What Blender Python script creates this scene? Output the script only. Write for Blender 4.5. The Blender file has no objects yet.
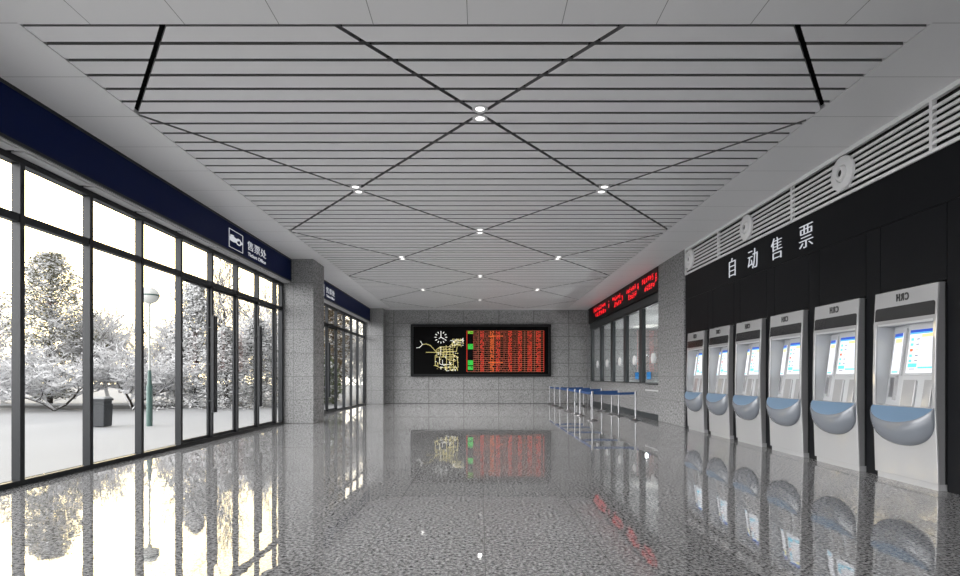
import bpy, bmesh, math, random
from mathutils import Vector, Matrix
PI = math.pi
S = bpy.context.scene
COL = S.collection
R = random.Random(7)

# ------------------------------------------------------------------ materials
def new_mat(name):
    m = bpy.data.materials.new(name); m.use_nodes = True
    nt = m.node_tree
    return m, nt, nt.nodes['Principled BSDF']

def plain(name, col, rough=.5, metal=0., spec=.5, noise=0., nscale=8., coat=0.):
    m, nt, b = new_mat(name)
    b.inputs['Base Color'].default_value = (*col, 1)
    b.inputs['Roughness'].default_value = rough
    b.inputs['Metallic'].default_value = metal
    b.inputs['Specular IOR Level'].default_value = spec
    b.inputs['Coat Weight'].default_value = coat
    b.inputs['Coat Roughness'].default_value = .04
    if noise:
        tc = nt.nodes.new('ShaderNodeTexCoord'); n = nt.nodes.new('ShaderNodeTexNoise')
        n.inputs['Scale'].default_value = nscale; n.inputs['Detail'].default_value = 3
        mx = nt.nodes.new('ShaderNodeMix'); mx.data_type = 'RGBA'
        mx.inputs[6].default_value = (*[c*(1-noise) for c in col], 1)
        mx.inputs[7].default_value = (*[min(1, c*(1+noise)) for c in col], 1)
        nt.links.new(tc.outputs['Object'], n.inputs['Vector'])
        nt.links.new(n.outputs['Fac'], mx.inputs[0]); nt.links.new(mx.outputs[2], b.inputs['Base Color'])
    return m

def emit(name, col, strength):
    m, nt, b = new_mat(name)
    b.inputs['Base Color'].default_value = (*[c*.2 for c in col], 1)
    b.inputs['Emission Color'].default_value = (*col, 1)
    b.inputs['Emission Strength'].default_value = strength
    b.inputs['Roughness'].default_value = .4
    return m

def seam_node(nt, coord_socket, period, offset, width):
    """1 on a joint line, 0 elsewhere."""
    a = nt.nodes.new('ShaderNodeMath'); a.operation = 'SUBTRACT'; a.inputs[1].default_value = offset - period*200
    nt.links.new(coord_socket, a.inputs[0])
    d = nt.nodes.new('ShaderNodeMath'); d.operation = 'MODULO'; d.inputs[1].default_value = period
    nt.links.new(a.outputs[0], d.inputs[0])
    l = nt.nodes.new('ShaderNodeMath'); l.operation = 'LESS_THAN'; l.inputs[1].default_value = width
    nt.links.new(d.outputs[0], l.inputs[0])
    return l.outputs[0]

def tiled(name, base, seams, dark=.5, rough=.5, speck=None, spec=.5, gloss_bump=0., ior=1.5):
    """Speckled or plain slab material; seams = [(axis, period, offset, width), ...]"""
    m, nt, b = new_mat(name)
    tc = nt.nodes.new('ShaderNodeTexCoord'); sp = nt.nodes.new('ShaderNodeSeparateXYZ')
    nt.links.new(tc.outputs['Object'], sp.inputs[0])
    col = None
    if speck:
        sc, lo, hi, darkspeck, amount = speck
        n = nt.nodes.new('ShaderNodeTexNoise'); n.inputs['Scale'].default_value = sc; n.inputs['Detail'].default_value = 4
        n.inputs['Roughness'].default_value = .75
        nt.links.new(tc.outputs['Object'], n.inputs['Vector'])
        r = nt.nodes.new('ShaderNodeValToRGB')
        e = r.color_ramp.elements
        e[0].position = amount-.05; e[0].color = (*darkspeck, 1)
        e[1].position = .68; e[1].color = (*hi, 1)
        k = e.new(amount+.03); k.color = (*lo, 1)
        nt.links.new(n.outputs['Fac'], r.inputs[0]); col = r.outputs[0]
        # slow tonal drift between slabs
        n2 = nt.nodes.new('ShaderNodeTexNoise'); n2.inputs['Scale'].default_value = 1.3
        nt.links.new(tc.outputs['Object'], n2.inputs['Vector'])
        mr = nt.nodes.new('ShaderNodeMapRange'); mr.inputs[3].default_value = .9; mr.inputs[4].default_value = 1.1
        nt.links.new(n2.outputs['Fac'], mr.inputs[0])
        vm = nt.nodes.new('ShaderNodeVectorMath'); vm.operation = 'SCALE'
        nt.links.new(col, vm.inputs[0]); nt.links.new(mr.outputs[0], vm.inputs['Scale']); col = vm.outputs[0]
    tot = None
    for ax, per, off, w in seams:
        o = seam_node(nt, sp.outputs[ax], per, off, w)
        if tot is None: tot = o
        else:
            mm = nt.nodes.new('ShaderNodeMath'); mm.operation = 'MAXIMUM'
            nt.links.new(tot, mm.inputs[0]); nt.links.new(o, mm.inputs[1]); tot = mm.outputs[0]
    mx = nt.nodes.new('ShaderNodeMix'); mx.data_type = 'RGBA'
    mx.inputs[6].default_value = (*base, 1)
    mx.inputs[7].default_value = (*[c*dark for c in base], 1)
    if col is not None: nt.links.new(col, mx.inputs[6])
    if tot is not None: nt.links.new(tot, mx.inputs[0])
    else: mx.inputs[0].default_value = 0
    nt.links.new(mx.outputs[2], b.inputs['Base Color'])
    b.inputs['Roughness'].default_value = rough; b.inputs['Specular IOR Level'].default_value = spec
    b.inputs['IOR'].default_value = ior
    if gloss_bump:
        n3 = nt.nodes.new('ShaderNodeTexNoise'); n3.inputs['Scale'].default_value = 3.5; n3.inputs['Detail'].default_value = 2
        nt.links.new(tc.outputs['Object'], n3.inputs['Vector'])
        bp = nt.nodes.new('ShaderNodeBump'); bp.inputs['Strength'].default_value = 1; bp.inputs['Distance'].default_value = gloss_bump
        nt.links.new(n3.outputs['Fac'], bp.inputs['Height']); nt.links.new(bp.outputs[0], b.inputs['Normal'])
    return m

def glass_mat(name, tint=(1, 1, 1), ior=1.45):
    m = bpy.data.materials.new(name); m.use_nodes = True; nt = m.node_tree; nt.nodes.clear()
    out = nt.nodes.new('ShaderNodeOutputMaterial'); mix = nt.nodes.new('ShaderNodeMixShader')
    tr = nt.nodes.new('ShaderNodeBsdfTransparent'); tr.inputs[0].default_value = (*tint, 1)
    gl = nt.nodes.new('ShaderNodeBsdfGlossy'); gl.inputs['Roughness'].default_value = .0
    fr = nt.nodes.new('ShaderNodeFresnel')      # the same reflectance on the way in and on the way out of the pane
    ge = nt.nodes.new('ShaderNodeNewGeometry'); mi = nt.nodes.new('ShaderNodeMix')
    mi.inputs[2].default_value = ior; mi.inputs[3].default_value = 1/ior
    nt.links.new(ge.outputs['Backfacing'], mi.inputs[0]); nt.links.new(mi.outputs[0], fr.inputs[0])
    nt.links.new(fr.outputs[0], mix.inputs[0]); nt.links.new(tr.outputs[0], mix.inputs[1]); nt.links.new(gl.outputs[0], mix.inputs[2])
    nt.links.new(mix.outputs[0], out.inputs[0])
    return m

def snowed(name, under, snow=(.80, .80, .81), lo=-.25, hi=.2, ns=18.):
    """Bark, leaves or metal with snow lying on whatever faces up."""
    m, nt, b = new_mat(name)
    g = nt.nodes.new('ShaderNodeNewGeometry'); s = nt.nodes.new('ShaderNodeSeparateXYZ')
    nt.links.new(g.outputs['Normal'], s.inputs[0])
    tc = nt.nodes.new('ShaderNodeTexCoord'); n = nt.nodes.new('ShaderNodeTexNoise'); n.inputs['Scale'].default_value = ns
    nt.links.new(tc.outputs['Object'], n.inputs['Vector'])
    a = nt.nodes.new('ShaderNodeMath'); a.operation = 'ADD'
    q = nt.nodes.new('ShaderNodeMath'); q.operation = 'MULTIPLY_ADD'; q.inputs[1].default_value = .8; q.inputs[2].default_value = -.4
    nt.links.new(n.outputs['Fac'], q.inputs[0]); nt.links.new(q.outputs[0], a.inputs[0]); nt.links.new(s.outputs[2], a.inputs[1])
    mr = nt.nodes.new('ShaderNodeMapRange'); mr.inputs[1].default_value = lo; mr.inputs[2].default_value = hi
    nt.links.new(a.outputs[0], mr.inputs[0])
    mx = nt.nodes.new('ShaderNodeMix'); mx.data_type = 'RGBA'
    mx.inputs[6].default_value = (*under, 1); mx.inputs[7].default_value = (*snow, 1)
    nt.links.new(mr.outputs[0], mx.inputs[0]); nt.links.new(mx.outputs[2], b.inputs['Base Color'])
    b.inputs['Roughness'].default_value = .9; b.inputs['Specular IOR Level'].default_value = .1
    return m

ROW = .604
STONE = (33., (.25, .25, .252), (.43, .43, .43), (.075, .075, .078), .43)
stone_x = tiled('granite_wall_cross', (.3, .3, .3), [(0, 1.584, -3.915, .026), (2, ROW, 0, .022)], .38, .55, STONE)
stone_p = tiled('granite_pillar_cross', (.3, .3, .3), [(0, 1.584, -4.80, .010), (2, ROW, 0, .012)], .45, .55, STONE)
stone_y = tiled('granite_wall_long', (.3, .3, .3), [(1, 1.9, 13.31, .014), (2, ROW, 0, .014)], .45, .55, (20., (.22, .22, .222), (.40, .40, .40), (.05, .05, .053), .45))
floor_m = tiled('polished_granite_floor', (.3, .3, .3), [(0, .81, .03, .006), (1, .81, 4.05, .004)], .6, .018,
                (40., (.24, .24, .245), (.60, .60, .605), (.03, .03, .032), .45), spec=.5, gloss_bump=.0007, ior=2.05)
ceil_side = tiled('ceiling_panel_side', (.84, .84, .85), [(1, .86, 5.65, .007)], .4, .45, None)
ceil_near = tiled('ceiling_panel_near', (.84, .84, .85), [(0, .81, -.92, .007)], .4, .45, None)
slat_m = plain('ceiling_slat_metal', (.84, .84, .85), .42, 0, .5, .02, 3)
slat_shade = plain('ceiling_slat_painted_shade', (.22, .22, .225), .5)  # shade of the slat gaps, put into the colour of the sides
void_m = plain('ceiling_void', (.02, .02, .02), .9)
frame_m = plain('dark_grey_aluminium', (.016, .018, .021), .38, .0, .3)
office_frame_m = plain('dark_green_grey_metal', (.024, .030, .032), .4, .0, .5)
blue_m = plain('navy_sign_panel', (.0025, .009, .060), .45, 0, .06)
soffit_m = plain('pale_soffit', (.55, .55, .56), .5, 0, .5, .12, 20)
white_ink = emit('white_sign_face', (.9, .93, 1), .42)
black_clad = tiled('black_panel', (.0075, .008, .0095), [(1, 1.2, 0, .0)], .3, .38, None, spec=.08)
grille_m = plain('grille_pale_metal', (.86, .86, .865), .4)
black_m = plain('black_void', (.006, .006, .006), .8)
kiosk_w = plain('machine_white_enamel', (.36, .36, .365), .22, 0, .5, .015, 4, coat=1.)
kiosk_w.node_tree.nodes['Principled BSDF'].inputs['Coat IOR'].default_value = 1.75
kiosk_in = plain('machine_inner_grey', (.46, .47, .485), .25, 0, .5, .015, 4)
kiosk_side = plain('machine_side_grey', (.17, .17, .175), .4)
kiosk_dark = plain('machine_smoked_panel', (.030, .030, .032), .16, 0, .5)
kiosk_cab = plain('machine_cabinet_black', (.012, .012, .013), .5)
tray_m = plain('machine_tray_grey', (.17, .185, .21), .16, 0, .5, coat=.5)
inlay_m = plain('machine_tray_blue', (.13, .21, .31), .35)
letter_m = plain('black_lettering', (.015, .015, .018), .5)
slot_m = plain('slot_grey', (.13, .13, .14), .4)
ui_white = emit('screen_white', (.93, .95, 1), .8)
ui_blue = emit('screen_blue', (.01, .06, .42), 1.0)
ui_lblue = emit('screen_light_blue', (.10, .38, .85), 1.0)
ui_cyan = emit('screen_cyan', (.12, .62, .85), 1.0)
ui_yellow = emit('screen_yellow', (.95, .86, .30), 1.0)
ui_red = emit('screen_red', (.85, .12, .03), 1.0)
ui_dark = emit('screen_dark_text', (.12, .14, .2), 1.0)
chrome = plain('brushed_chrome', (.30, .30, .31), .34, 1.)
belt_m = plain('blue_belt', (.006, .045, .155), .6)
lamp_m = emit('lamp_lens', (1, .98, .95), 2)
rim_m = plain('lamp_rim', (.72, .72, .73), .3)
screen_black = plain('board_black', (.002, .002, .002), .35, 0, .06)
board_frame = plain('board_frame', (.012, .0125, .0135), .4, 0, .2)
led_red = emit('led_red', (1., .035, .008), .50)
led_orange = emit('led_orange', (1., .15, .012), .62)
led_dim = emit('led_dim_red', (.30, .022, .008), .45)
led_line = emit('led_line', (.85, .30, .16), .36)
led_green = emit('led_green', (.02, .62, .05), .6)
led_lime = emit('led_lime', (.22, .70, .03), .55)
led_white = emit('led_white', (.95, .95, .9), .7)
led_yellow = emit('led_yellow', (.88, .76, .28), .5)
led_band = emit('led_band_red', (1., .004, .012), .8)
glass_m = glass_mat('window_glass', (1, 1, 1), 1.18)
office_glass = glass_mat('ticket_window_glass', (.92, .94, .94), 1.55)
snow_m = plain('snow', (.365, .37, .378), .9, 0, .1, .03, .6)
snow_t = plain('tree_snow', (.82, .82, .825), .95, 0, .05)
nt = snow_t.node_tree; pb = nt.nodes['Principled BSDF']; ou = nt.nodes['Material Output']
tl = nt.nodes.new('ShaderNodeBsdfTranslucent'); tl.inputs[0].default_value = (.85, .85, .86, 1)
ms = nt.nodes.new('ShaderNodeMixShader'); ms.inputs[0].default_value = .45
nt.links.new(pb.outputs[0], ms.inputs[1]); nt.links.new(tl.outputs[0], ms.inputs[2]); nt.links.new(ms.outputs[0], ou.inputs[0])
bark = snowed('bark_with_snow', (.045, .038, .032), lo=.05, hi=.5)
bark_thin = snowed('twig_with_snow', (.20, .185, .17), lo=-.6, hi=.1)
leaf = snowed('olive_leaves_with_snow', (.14, .135, .08), lo=.0, hi=.55, ns=6)
leaf_b = snowed('brown_leaves_with_snow', (.17, .125, .065), lo=.45, hi=.9, ns=6)
leaf_g = snowed('green_leaves_with_snow', (.12, .15, .055), lo=.45, hi=.9, ns=6)
needle = snowed('needles_with_snow', (.15, .155, .14), lo=-.3, hi=.3, ns=6)
bin_m = plain('bin_dark_grey', (.030, .034, .038), .6, noise=.1)
lamp_green = plain('lamp_post_green', (.06, .12, .105), .5)
lamp_pale = plain('lamp_post_pale', (.45, .47, .44), .5)
globe_m = plain('lamp_globe', (.66, .67, .64), .35)
stone_low = snowed('low_wall_with_snow', (.13, .13, .125), lo=.3, hi=.7)
office_wall = plain('office_wall_paint', (.42, .42, .42), .7)
office_ceil = plain('office_ceiling_paint', (.55, .55, .55), .7)
desk_m = plain('office_desk_white', (.6, .6, .6), .4)
plastic_grey = plain('grey_plastic', (.22, .22, .23), .4)
oval_m = plain('white_oval_plate', (.72, .72, .72), .4)
office_fill_m = emit('office_fill', (1, .97, .92), .9)  # faint glow of the light panels added to the office
blue_box_m = emit('monitor_blue', (.01, .27, .72), .8)

# ------------------------------------------------------------------ mesh helper
class MB:
    def __init__(s): s.v = []; s.f = []; s.mi = []
    def poly(s, pts, mi=0):
        n = len(s.v); s.v += [tuple(p) for p in pts]; s.f.append(list(range(n, n+len(pts)))); s.mi.append(mi)
    def box(s, x0, x1, y0, y1, z0, z1, mi=0):
        n = len(s.v)
        s.v += [(x, y, z) for z in (z0, z1) for y in (y0, y1) for x in (x0, x1)]
        for f in ((0, 2, 3, 1), (4, 5, 7, 6), (0, 1, 5, 4), (2, 6, 7, 3), (0, 4, 6, 2), (1, 3, 7, 5)):
            s.f.append([n+i for i in f]); s.mi.append(mi)
    def prism(s, bot, top, mi=0):
        n = len(s.v); k = len(bot)
        s.v += [tuple(p) for p in bot] + [tuple(p) for p in top]
        s.f.append([n+i for i in reversed(range(k))]); s.mi.append(mi)
        s.f.append([n+k+i for i in range(k)]); s.mi.append(mi)
        for i in range(k):
            j = (i+1) % k; s.f.append([n+i, n+j, n+k+j, n+k+i]); s.mi.append(mi)
    def lathe(s, prof, c=(0, 0, 0), axis='z', n=20, mi=0):
        """prof = [(r, h), ...] about an axis through c"""
        b = len(s.v)
        for r, h in prof:
            for i in range(n):
                a = 2*PI*i/n; p = (r*math.cos(a), r*math.sin(a), h)
                if axis == 'x': p = (h, p[0], p[1])
                s.v.append((c[0]+p[0], c[1]+p[1], c[2]+p[2]))
        for k in range(len(prof)-1):
            for i in range(n):
                j = (i+1) % n
                s.f.append([b+k*n+i, b+k*n+j, b+(k+1)*n+j, b+(k+1)*n+i]); s.mi.append(mi)
        s.f.append([b+i for i in reversed(range(n))]); s.mi.append(mi)
        s.f.append([b+(len(prof)-1)*n+i for i in range(n)]); s.mi.append(mi)
    def tube(s, pts, rads, n=3, mi=0):
        b = len(s.v); K = len(pts)
        for k in range(K):
            p = Vector(pts[k]); d = (Vector(pts[min(k+1, K-1)])-Vector(pts[max(k-1, 0)]))
            if d.length < 1e-9: d = Vector((0, 0, 1))
            d.normalize()
            u = d.cross(Vector((0, 0, 1)) if abs(d.z) < .9 else Vector((1, 0, 0))).normalized(); w = d.cross(u)
            for i in range(n):
                a = 2*PI*i/n + .5
                q = p + (u*math.cos(a)+w*math.sin(a))*rads[k]; s.v.append(tuple(q))
        for k in range(K-1):
            for i in range(n):
                j = (i+1) % n
                s.f.append([b+k*n+i, b+k*n+j, b+(k+1)*n+j, b+(k+1)*n+i]); s.mi.append(mi)
    def grid(s, rows, mi=0):
        b = len(s.v); n = len(rows[0])
        for r in rows: s.v += [tuple(p) for p in r]
        for i in range(len(rows)-1):
            for j in range(n-1):
                s.f.append([b+i*n+j, b+i*n+j+1, b+(i+1)*n+j+1, b+(i+1)*n+j]); s.mi.append(mi)
    def build(s, name, mats, parent=None, smooth=False, bevel=0., fix=True, axis_mats=False):
        me = bpy.data.meshes.new(name); me.from_pydata(s.v, [], s.f)
        mats = mats if isinstance(mats, (list, tuple)) else [mats]
        for m in mats: me.materials.append(m)
        me.polygons.foreach_set('material_index', s.mi)
        if fix:
            bm = bmesh.new(); bm.from_mesh(me)
            bmesh.ops.remove_doubles(bm, verts=bm.verts, dist=1e-5)
            bmesh.ops.recalc_face_normals(bm, faces=bm.faces)
            bm.to_mesh(me); bm.free()
        if axis_mats:
            for p in me.polygons: p.material_index = 1 if abs(p.normal.x) > .5 else 0
        if smooth: me.polygons.foreach_set('use_smooth', [True]*len(me.polygons))
        o = bpy.data.objects.new(name, me); COL.objects.link(o)
        if parent: o.parent = parent
        if bevel:
            md = o.modifiers.new('bevel', 'BEVEL'); md.width = bevel; md.segments = 2; md.limit_method = 'ANGLE'
        if smooth and not bevel:
            try: me.set_sharp_from_angle(angle=math.radians(40))
            except Exception: pass
        return o

def tag(o, label, cat, group=None, kind=None):
    o['label'] = label
    if cat: o['category'] = cat
    if group: o['group'] = group
    if kind: o['kind'] = kind
    return o
def struct(o, label, cat): return tag(o, label, cat, None, 'structure')
def thing(name, label, cat, loc=(0, 0, 0), group=None):
    o = bpy.data.objects.new(name, None); COL.objects.link(o); o.location = loc; o.empty_display_size = .2
    return tag(o, label, cat, group)
def dup(root, loc, label=None, rotz=None, scale=None):
    r = root.copy(); COL.objects.link(r); r.location = loc
    if rotz is not None: r.rotation_euler = (0, 0, rotz)
    if scale: r.scale = scale
    if label: r['label'] = label
    for ch in list(root.children):
        c = ch.copy(); COL.objects.link(c); c.parent = r
        for g in list(ch.children):
            d = g.copy(); COL.objects.link(d); d.parent = c
    return r
def text_obj(name, body, size, M, mat, parent=None, ext=.004, mirror=False, sx=1., weight=0., spacing=1.):
    cu = bpy.data.curves.new('lettering', 'FONT'); cu.body = body; cu.size = size; cu.extrude = ext; cu.offset = weight; cu.space_character = spacing
    cu.align_x = 'CENTER'; cu.align_y = 'CENTER'
    t = bpy.data.objects.new('lettering', cu); COL.objects.link(t)
    dg = bpy.context.evaluated_depsgraph_get()
    me = bpy.data.meshes.new_from_object(t.evaluated_get(dg)); bpy.data.objects.remove(t)
    if mirror or sx != 1:
        me.transform(Matrix.Diagonal((-sx if mirror else sx, 1, 1, 1)))
        if mirror: me.flip_normals()
    me.transform(M)
    me.materials.clear(); me.materials.append(mat)
    o = bpy.data.objects.new(name, me); COL.objects.link(o)
    if parent: o.parent = parent
    return o
def facing_left(x, y, z):      # lettering on the right wall, read from the hall
    return Matrix(((0, 0, -1, x), (-1, 0, 0, y), (0, 1, 0, z), (0, 0, 0, 1)))
def facing_right(x, y, z):     # lettering on the left side
    return Matrix(((0, 0, 1, x), (1, 0, 0, y), (0, 1, 0, z), (0, 0, 0, 1)))
ORD = ['first', 'second', 'third', 'fourth', 'fifth', 'sixth', 'seventh', 'eighth', 'ninth', 'tenth']

# ------------------------------------------------------------------ camera
F = 560.; EYE = 1.2
cam = bpy.data.cameras.new('camera'); co = bpy.data.objects.new('camera', cam); COL.objects.link(co)
co.location = (0, 0, EYE); co.rotation_euler = (PI/2, 0, 0)
cam.sensor_width = 36; cam.lens = F/960*36; cam.shift_y = (377-288)/960; cam.clip_end = 300
S.camera = co

# ------------------------------------------------------------------ room shell
H = 4.23; XL = -5.05; XR = 4.85; YB = 25.35; YF = -5.0
m = MB(); m.box(-5.3, 9.2, YF-.2, YB+.2, -.2, 0)
struct(m.build('floor', floor_m), 'polished grey speckled granite floor of the hall', 'floor')

RX0, RX1, RY0, RY1 = -3.96, 3.87, 4.81, 24.6
m = MB()
m.box(-5.3, RX0, YF, YB, H, H+.05); m.box(RX1, 5.3, YF, YB, H, H+.05)
m.box(RX0, RX1, RY1, YB, H, H+.05)
m.box(RX0, RX1, YF, RY0, H, H+.05, 1)
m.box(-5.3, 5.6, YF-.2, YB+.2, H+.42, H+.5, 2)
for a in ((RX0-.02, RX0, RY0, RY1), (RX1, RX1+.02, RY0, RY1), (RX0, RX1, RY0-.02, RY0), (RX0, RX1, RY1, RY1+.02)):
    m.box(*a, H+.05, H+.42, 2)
ceiling = struct(m.build('ceiling', [ceil_side, ceil_near, void_m]), 'grey panelled ceiling with a recessed field of slats', 'ceiling')

# slats cut by diagonal channels
def clip(poly, a, b, c):       # keep a*x+b*y >= c
    out = []
    for i in range(len(poly)):
        p, q = poly[i], poly[(i+1) % len(poly)]
        dp, dq = a*p[0]+b*p[1]-c, a*q[0]+b*q[1]-c
        if dp >= 0: out.append(p)
        if (dp >= 0) != (dq >= 0):
            t = dp/(dp-dq); out.append((p[0]+(q[0]-p[0])*t, p[1]+(q[1]-p[1])*t))
    return out
m = MB(); PX, PY, Y0 = 1.985, 2.6, 6.45
e = .024*math.hypot(1/PX, 1/PY)
y = RY0+.035
while y < RY1-.02:
    y1 = min(y+.220, RY1)
    for i in range(-6, 9):
        for j in range(-6, 9):
            p = [(RX0+.008, y), (RX1-.008, y), (RX1-.008, y1), (RX0+.008, y1)]
            o = Y0/PY
            for (sx, k) in ((1/PX, i), (-1/PX, j)):
                if p: p = clip(p, sx, 1/PY, 2*k+o+e)
                if p: p = clip(p, -sx, -1/PY, -(2*k+2+o-e))
            if len(p) >= 3:
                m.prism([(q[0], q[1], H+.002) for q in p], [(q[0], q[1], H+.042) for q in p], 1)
                m.mi[-len(p)-2] = 0  # underside stays plain metal, the other faces carry the painted shade
    y += .268
m.build('ceiling_slat', [slat_m, slat_shade], ceiling)

# back wall, wall behind the camera
m = MB(); m.box(-5.3, 9.2, YB, YB+.2, 0, H+.5)
struct(m.build('wall_back', stone_x), 'grey granite tiled wall at the far end behind the board', 'wall')
m = MB(); m.box(-5.3, 5.6, YF-.2, YF, 3.6, H+.5); m.box(-5.3, -4.3, YF-.2, YF, 0, 3.6); m.box(4.3, 5.6, YF-.2, YF, 0, 3.6)
struct(m.build('wall_front', stone_x), 'granite wall of the entrance end behind the viewpoint', 'wall')

# left wall: pillars and the head wall over the windows
P1a, P1b, P2a = 14.39, 15.38, 24.7
m = MB()
m.box(-5.17, -4.285, P1a, P1b, 0, H)
m.box(-5.17, -4.27, P2a, YB, 0, H)
m.box(-5.45, -5.0, YF, P1a, 3.70, H+.5); m.box(-5.45, -5.0, P1b, P2a, 3.70, H+.5)
m.box(-5.45, -5.05, YF-.2, -4.9, 0, 3.7)
struct(m.build('wall_left', [stone_p, stone_y], axis_mats=True), 'granite pillars and head wall of the window side', 'wall')

# ------------------------------------------------------------------ windows and doors of the left side
def glazing(name, ya, yb, mull, doors, n_door, label):
    m = MB()
    m.box(XL-.11, XL, ya, yb, 0, .06); m.box(XL-.11, XL, ya, yb, 3.55, 3.72); m.box(XL-.10, XL-.004, ya, yb, 2.905, 2.995)
    m.box(XL-.11, XL, yb-.085, yb, .06, 3.55); m.box(XL-.11, XL, ya, ya+.05, .06, 3.55)
    w = struct(m.build(name, frame_m, bevel=.006), label, 'window')
    for y in mull:
        q = MB(); q.box(XL-.09, XL+.002, y-.032, y+.032, .06, 3.55); q.box(XL-.098, XL-.09, y-.028, y+.028, .06, 3.55)
        q.build('mullion', frame_m, w)
    eds = [ya+.05]+sorted(mull)+[yb-.085]
    k = n_door
    for a, b in zip(eds[:-1], eds[1:]):
        q = MB(); q.box(XL-.088, XL-.080, a, b, 2.99, 3.56); q.build('glass_pane', glass_m, w)
        side = next((s for (d, s) in doors if abs((a+b)/2-d) < .35), None)
        if side is None:
            q = MB(); q.box(XL-.088, XL-.080, a, b, .06, 2.91); q.build('glass_pane', glass_m, w)
        else:
            q = MB(); a2, b2 = a+.034, b-.034
            for bx in ((a2, a2+.03, .065, 2.9), (b2-.03, b2, .065, 2.9), (a2+.03, b2-.03, .065, .115), (a2+.03, b2-.03, 2.86, 2.9)):
                q.box(XL-.088, XL-.05, *bx)
            d = struct(q.build('door_%d' % k, frame_m), 'dark framed glass door leaf of the %s' % label, 'door')
            g = MB(); g.box(XL-.078, XL-.070, a2+.03, b2-.03, .115, 2.86); g.build('glass_pane', glass_m, d)
            yh = b-.052 if side > 0 else a+.052
            g = MB(); g.box(XL+.015, XL+.055, yh-.022, yh+.022, .53, 2.35)
            for zz in (.75, 1.44, 2.13): g.box(XL-.06, XL+.05, yh-.012, yh+.012, zz-.012, zz+.012)
            g.build('handle', frame_m, d, bevel=.005)
            k += 1
    return w
mull1 = [13.88-1.1*i for i in range(17)]
glazing('window_1', -4.9, P1a, mull1, [(10.03, 1), (11.13, -1), (12.23, 1), (13.33, -1)], 1, 'long glazed front before the pillar')
mull2 = [24.45-1.165*i for i in range(1, 8)]
glazing('window_2', P1b, P2a, mull2, [(18.04, 1), (19.2, -1)], 5, 'second glazed front beyond the pillar')
# entrance glazing behind the viewpoint
m = MB()
for x in (-4.3, -2.58, -.86, .86, 2.58, 4.24): m.box(x, x+.06, YF-.15, YF-.05, 0, 3.6)
m.box(-4.3, 4.3, YF-.15, YF-.05, 3.53, 3.6); m.box(-4.3, 4.3, YF-.15, YF-.05, 0, .06); m.box(-4.3, 4.3, YF-.15, YF-.05, 2.4, 2.48)
w3 = struct(m.build('window_3', frame_m), 'glazed entrance end behind the viewpoint', 'window')
q = MB(); q.box(-4.25, 4.25, YF-.105, YF-.1, .06, 3.54); q.build('glass_pane', glass_m, w3)

# navy fascia signs with lettering
def fascia(ya, yb, ysign, label, lettering_label):
    t = thing('fascia_sign', label, 'sign', (0, 0, 0), 'navy ticket office fascias')
    m = MB(); m.box(-4.99, -4.853, ya, yb, 3.675, 4.19); pn = m.build('panel', blue_m, t)
    m = MB(); m.box(-4.99, -4.845, ya, yb, 4.19, H-.002); m.box(-4.99, -4.843, ya, yb, 3.645, 3.675)
    m.box(-4.99, -4.843, yb-.05, yb-.002, 3.675, 4.19); m.box(-4.99, -4.843, ya+.002, ya+.03, 3.675, 4.19); m.build('trim', frame_m, t)
    m = MB(); m.box(-5.0, -4.87, ya, yb, 3.63, 3.645)
    yy = ya
    while yy < yb: m.box(-5.04, -4.90, yy+.02, min(yy+1.05, yb), 3.61, 3.63); yy += 1.1
    m.build('soffit', soffit_m, t)
    if ysign is None: return t
    x = -4.852; y0, y1, z0, z1 = ysign, ysign+.635, 3.725, 4.085; w = .008
    ic = MB()
    ic.box(x, x+.006, y0, y1, z1-w, z1); ic.box(x, x+.006, y0, y1, z0, z0+w); ic.box(x, x+.006, y0, y0+.013, z0, z1); ic.box(x, x+.006, y1-.013, y1, z0, z1)
    def P(pts):
        b = [(x, y0+.635*a, z0+.36*c) for a, c in pts]; ic.prism(b, [(x+.006, q[1], q[2]) for q in b])
    P([(.06, .38), (.30, .36), (.52, .40), (.50, .62), (.30, .66), (.06, .60)])          # ticket held by ...
    P([(.10, .62), (.34, .68), (.34, .73), (.10, .70)])
    for k in range(10):                                                                    # ... a hand drawn in outline
        a0 = PI*.15+k*2*PI/10; a1 = a0+2*PI/10
        P([(.68+.20*math.cos(a), .50+r*math.sin(a)) for a, r in ((a0, .19), (a1, .19))] +
          [(.68+.14*math.cos(a), .50+.13*math.sin(a)) for a in (a1, a0)])
    P([(.50, .58), (.62, .66), (.70, .60), (.66, .54), (.52, .48)]); P([(.84, .40), (.95, .46), (.95, .56), (.86, .60)])
    ic.build('pictogram', white_ink, pn)
    c = ysign+1.37
    text_obj('lettering', '售票处', .205, facing_right(x+.003, c, 3.945), white_ink, pn, .003, sx=1.7, weight=-.002)
    text_obj('lettering', 'Ticket Office', .105, facing_right(x+.003, c, 3.775), white_ink, pn, .003, sx=1.75)
    return t
fascia(YF, P1a, 10.82, 'long navy ticket office fascia over the windows before the pillar', '')
fascia(P1b, P2a, 16.80, 'shorter navy ticket office fascia beyond the granite pillar', '')

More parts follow.
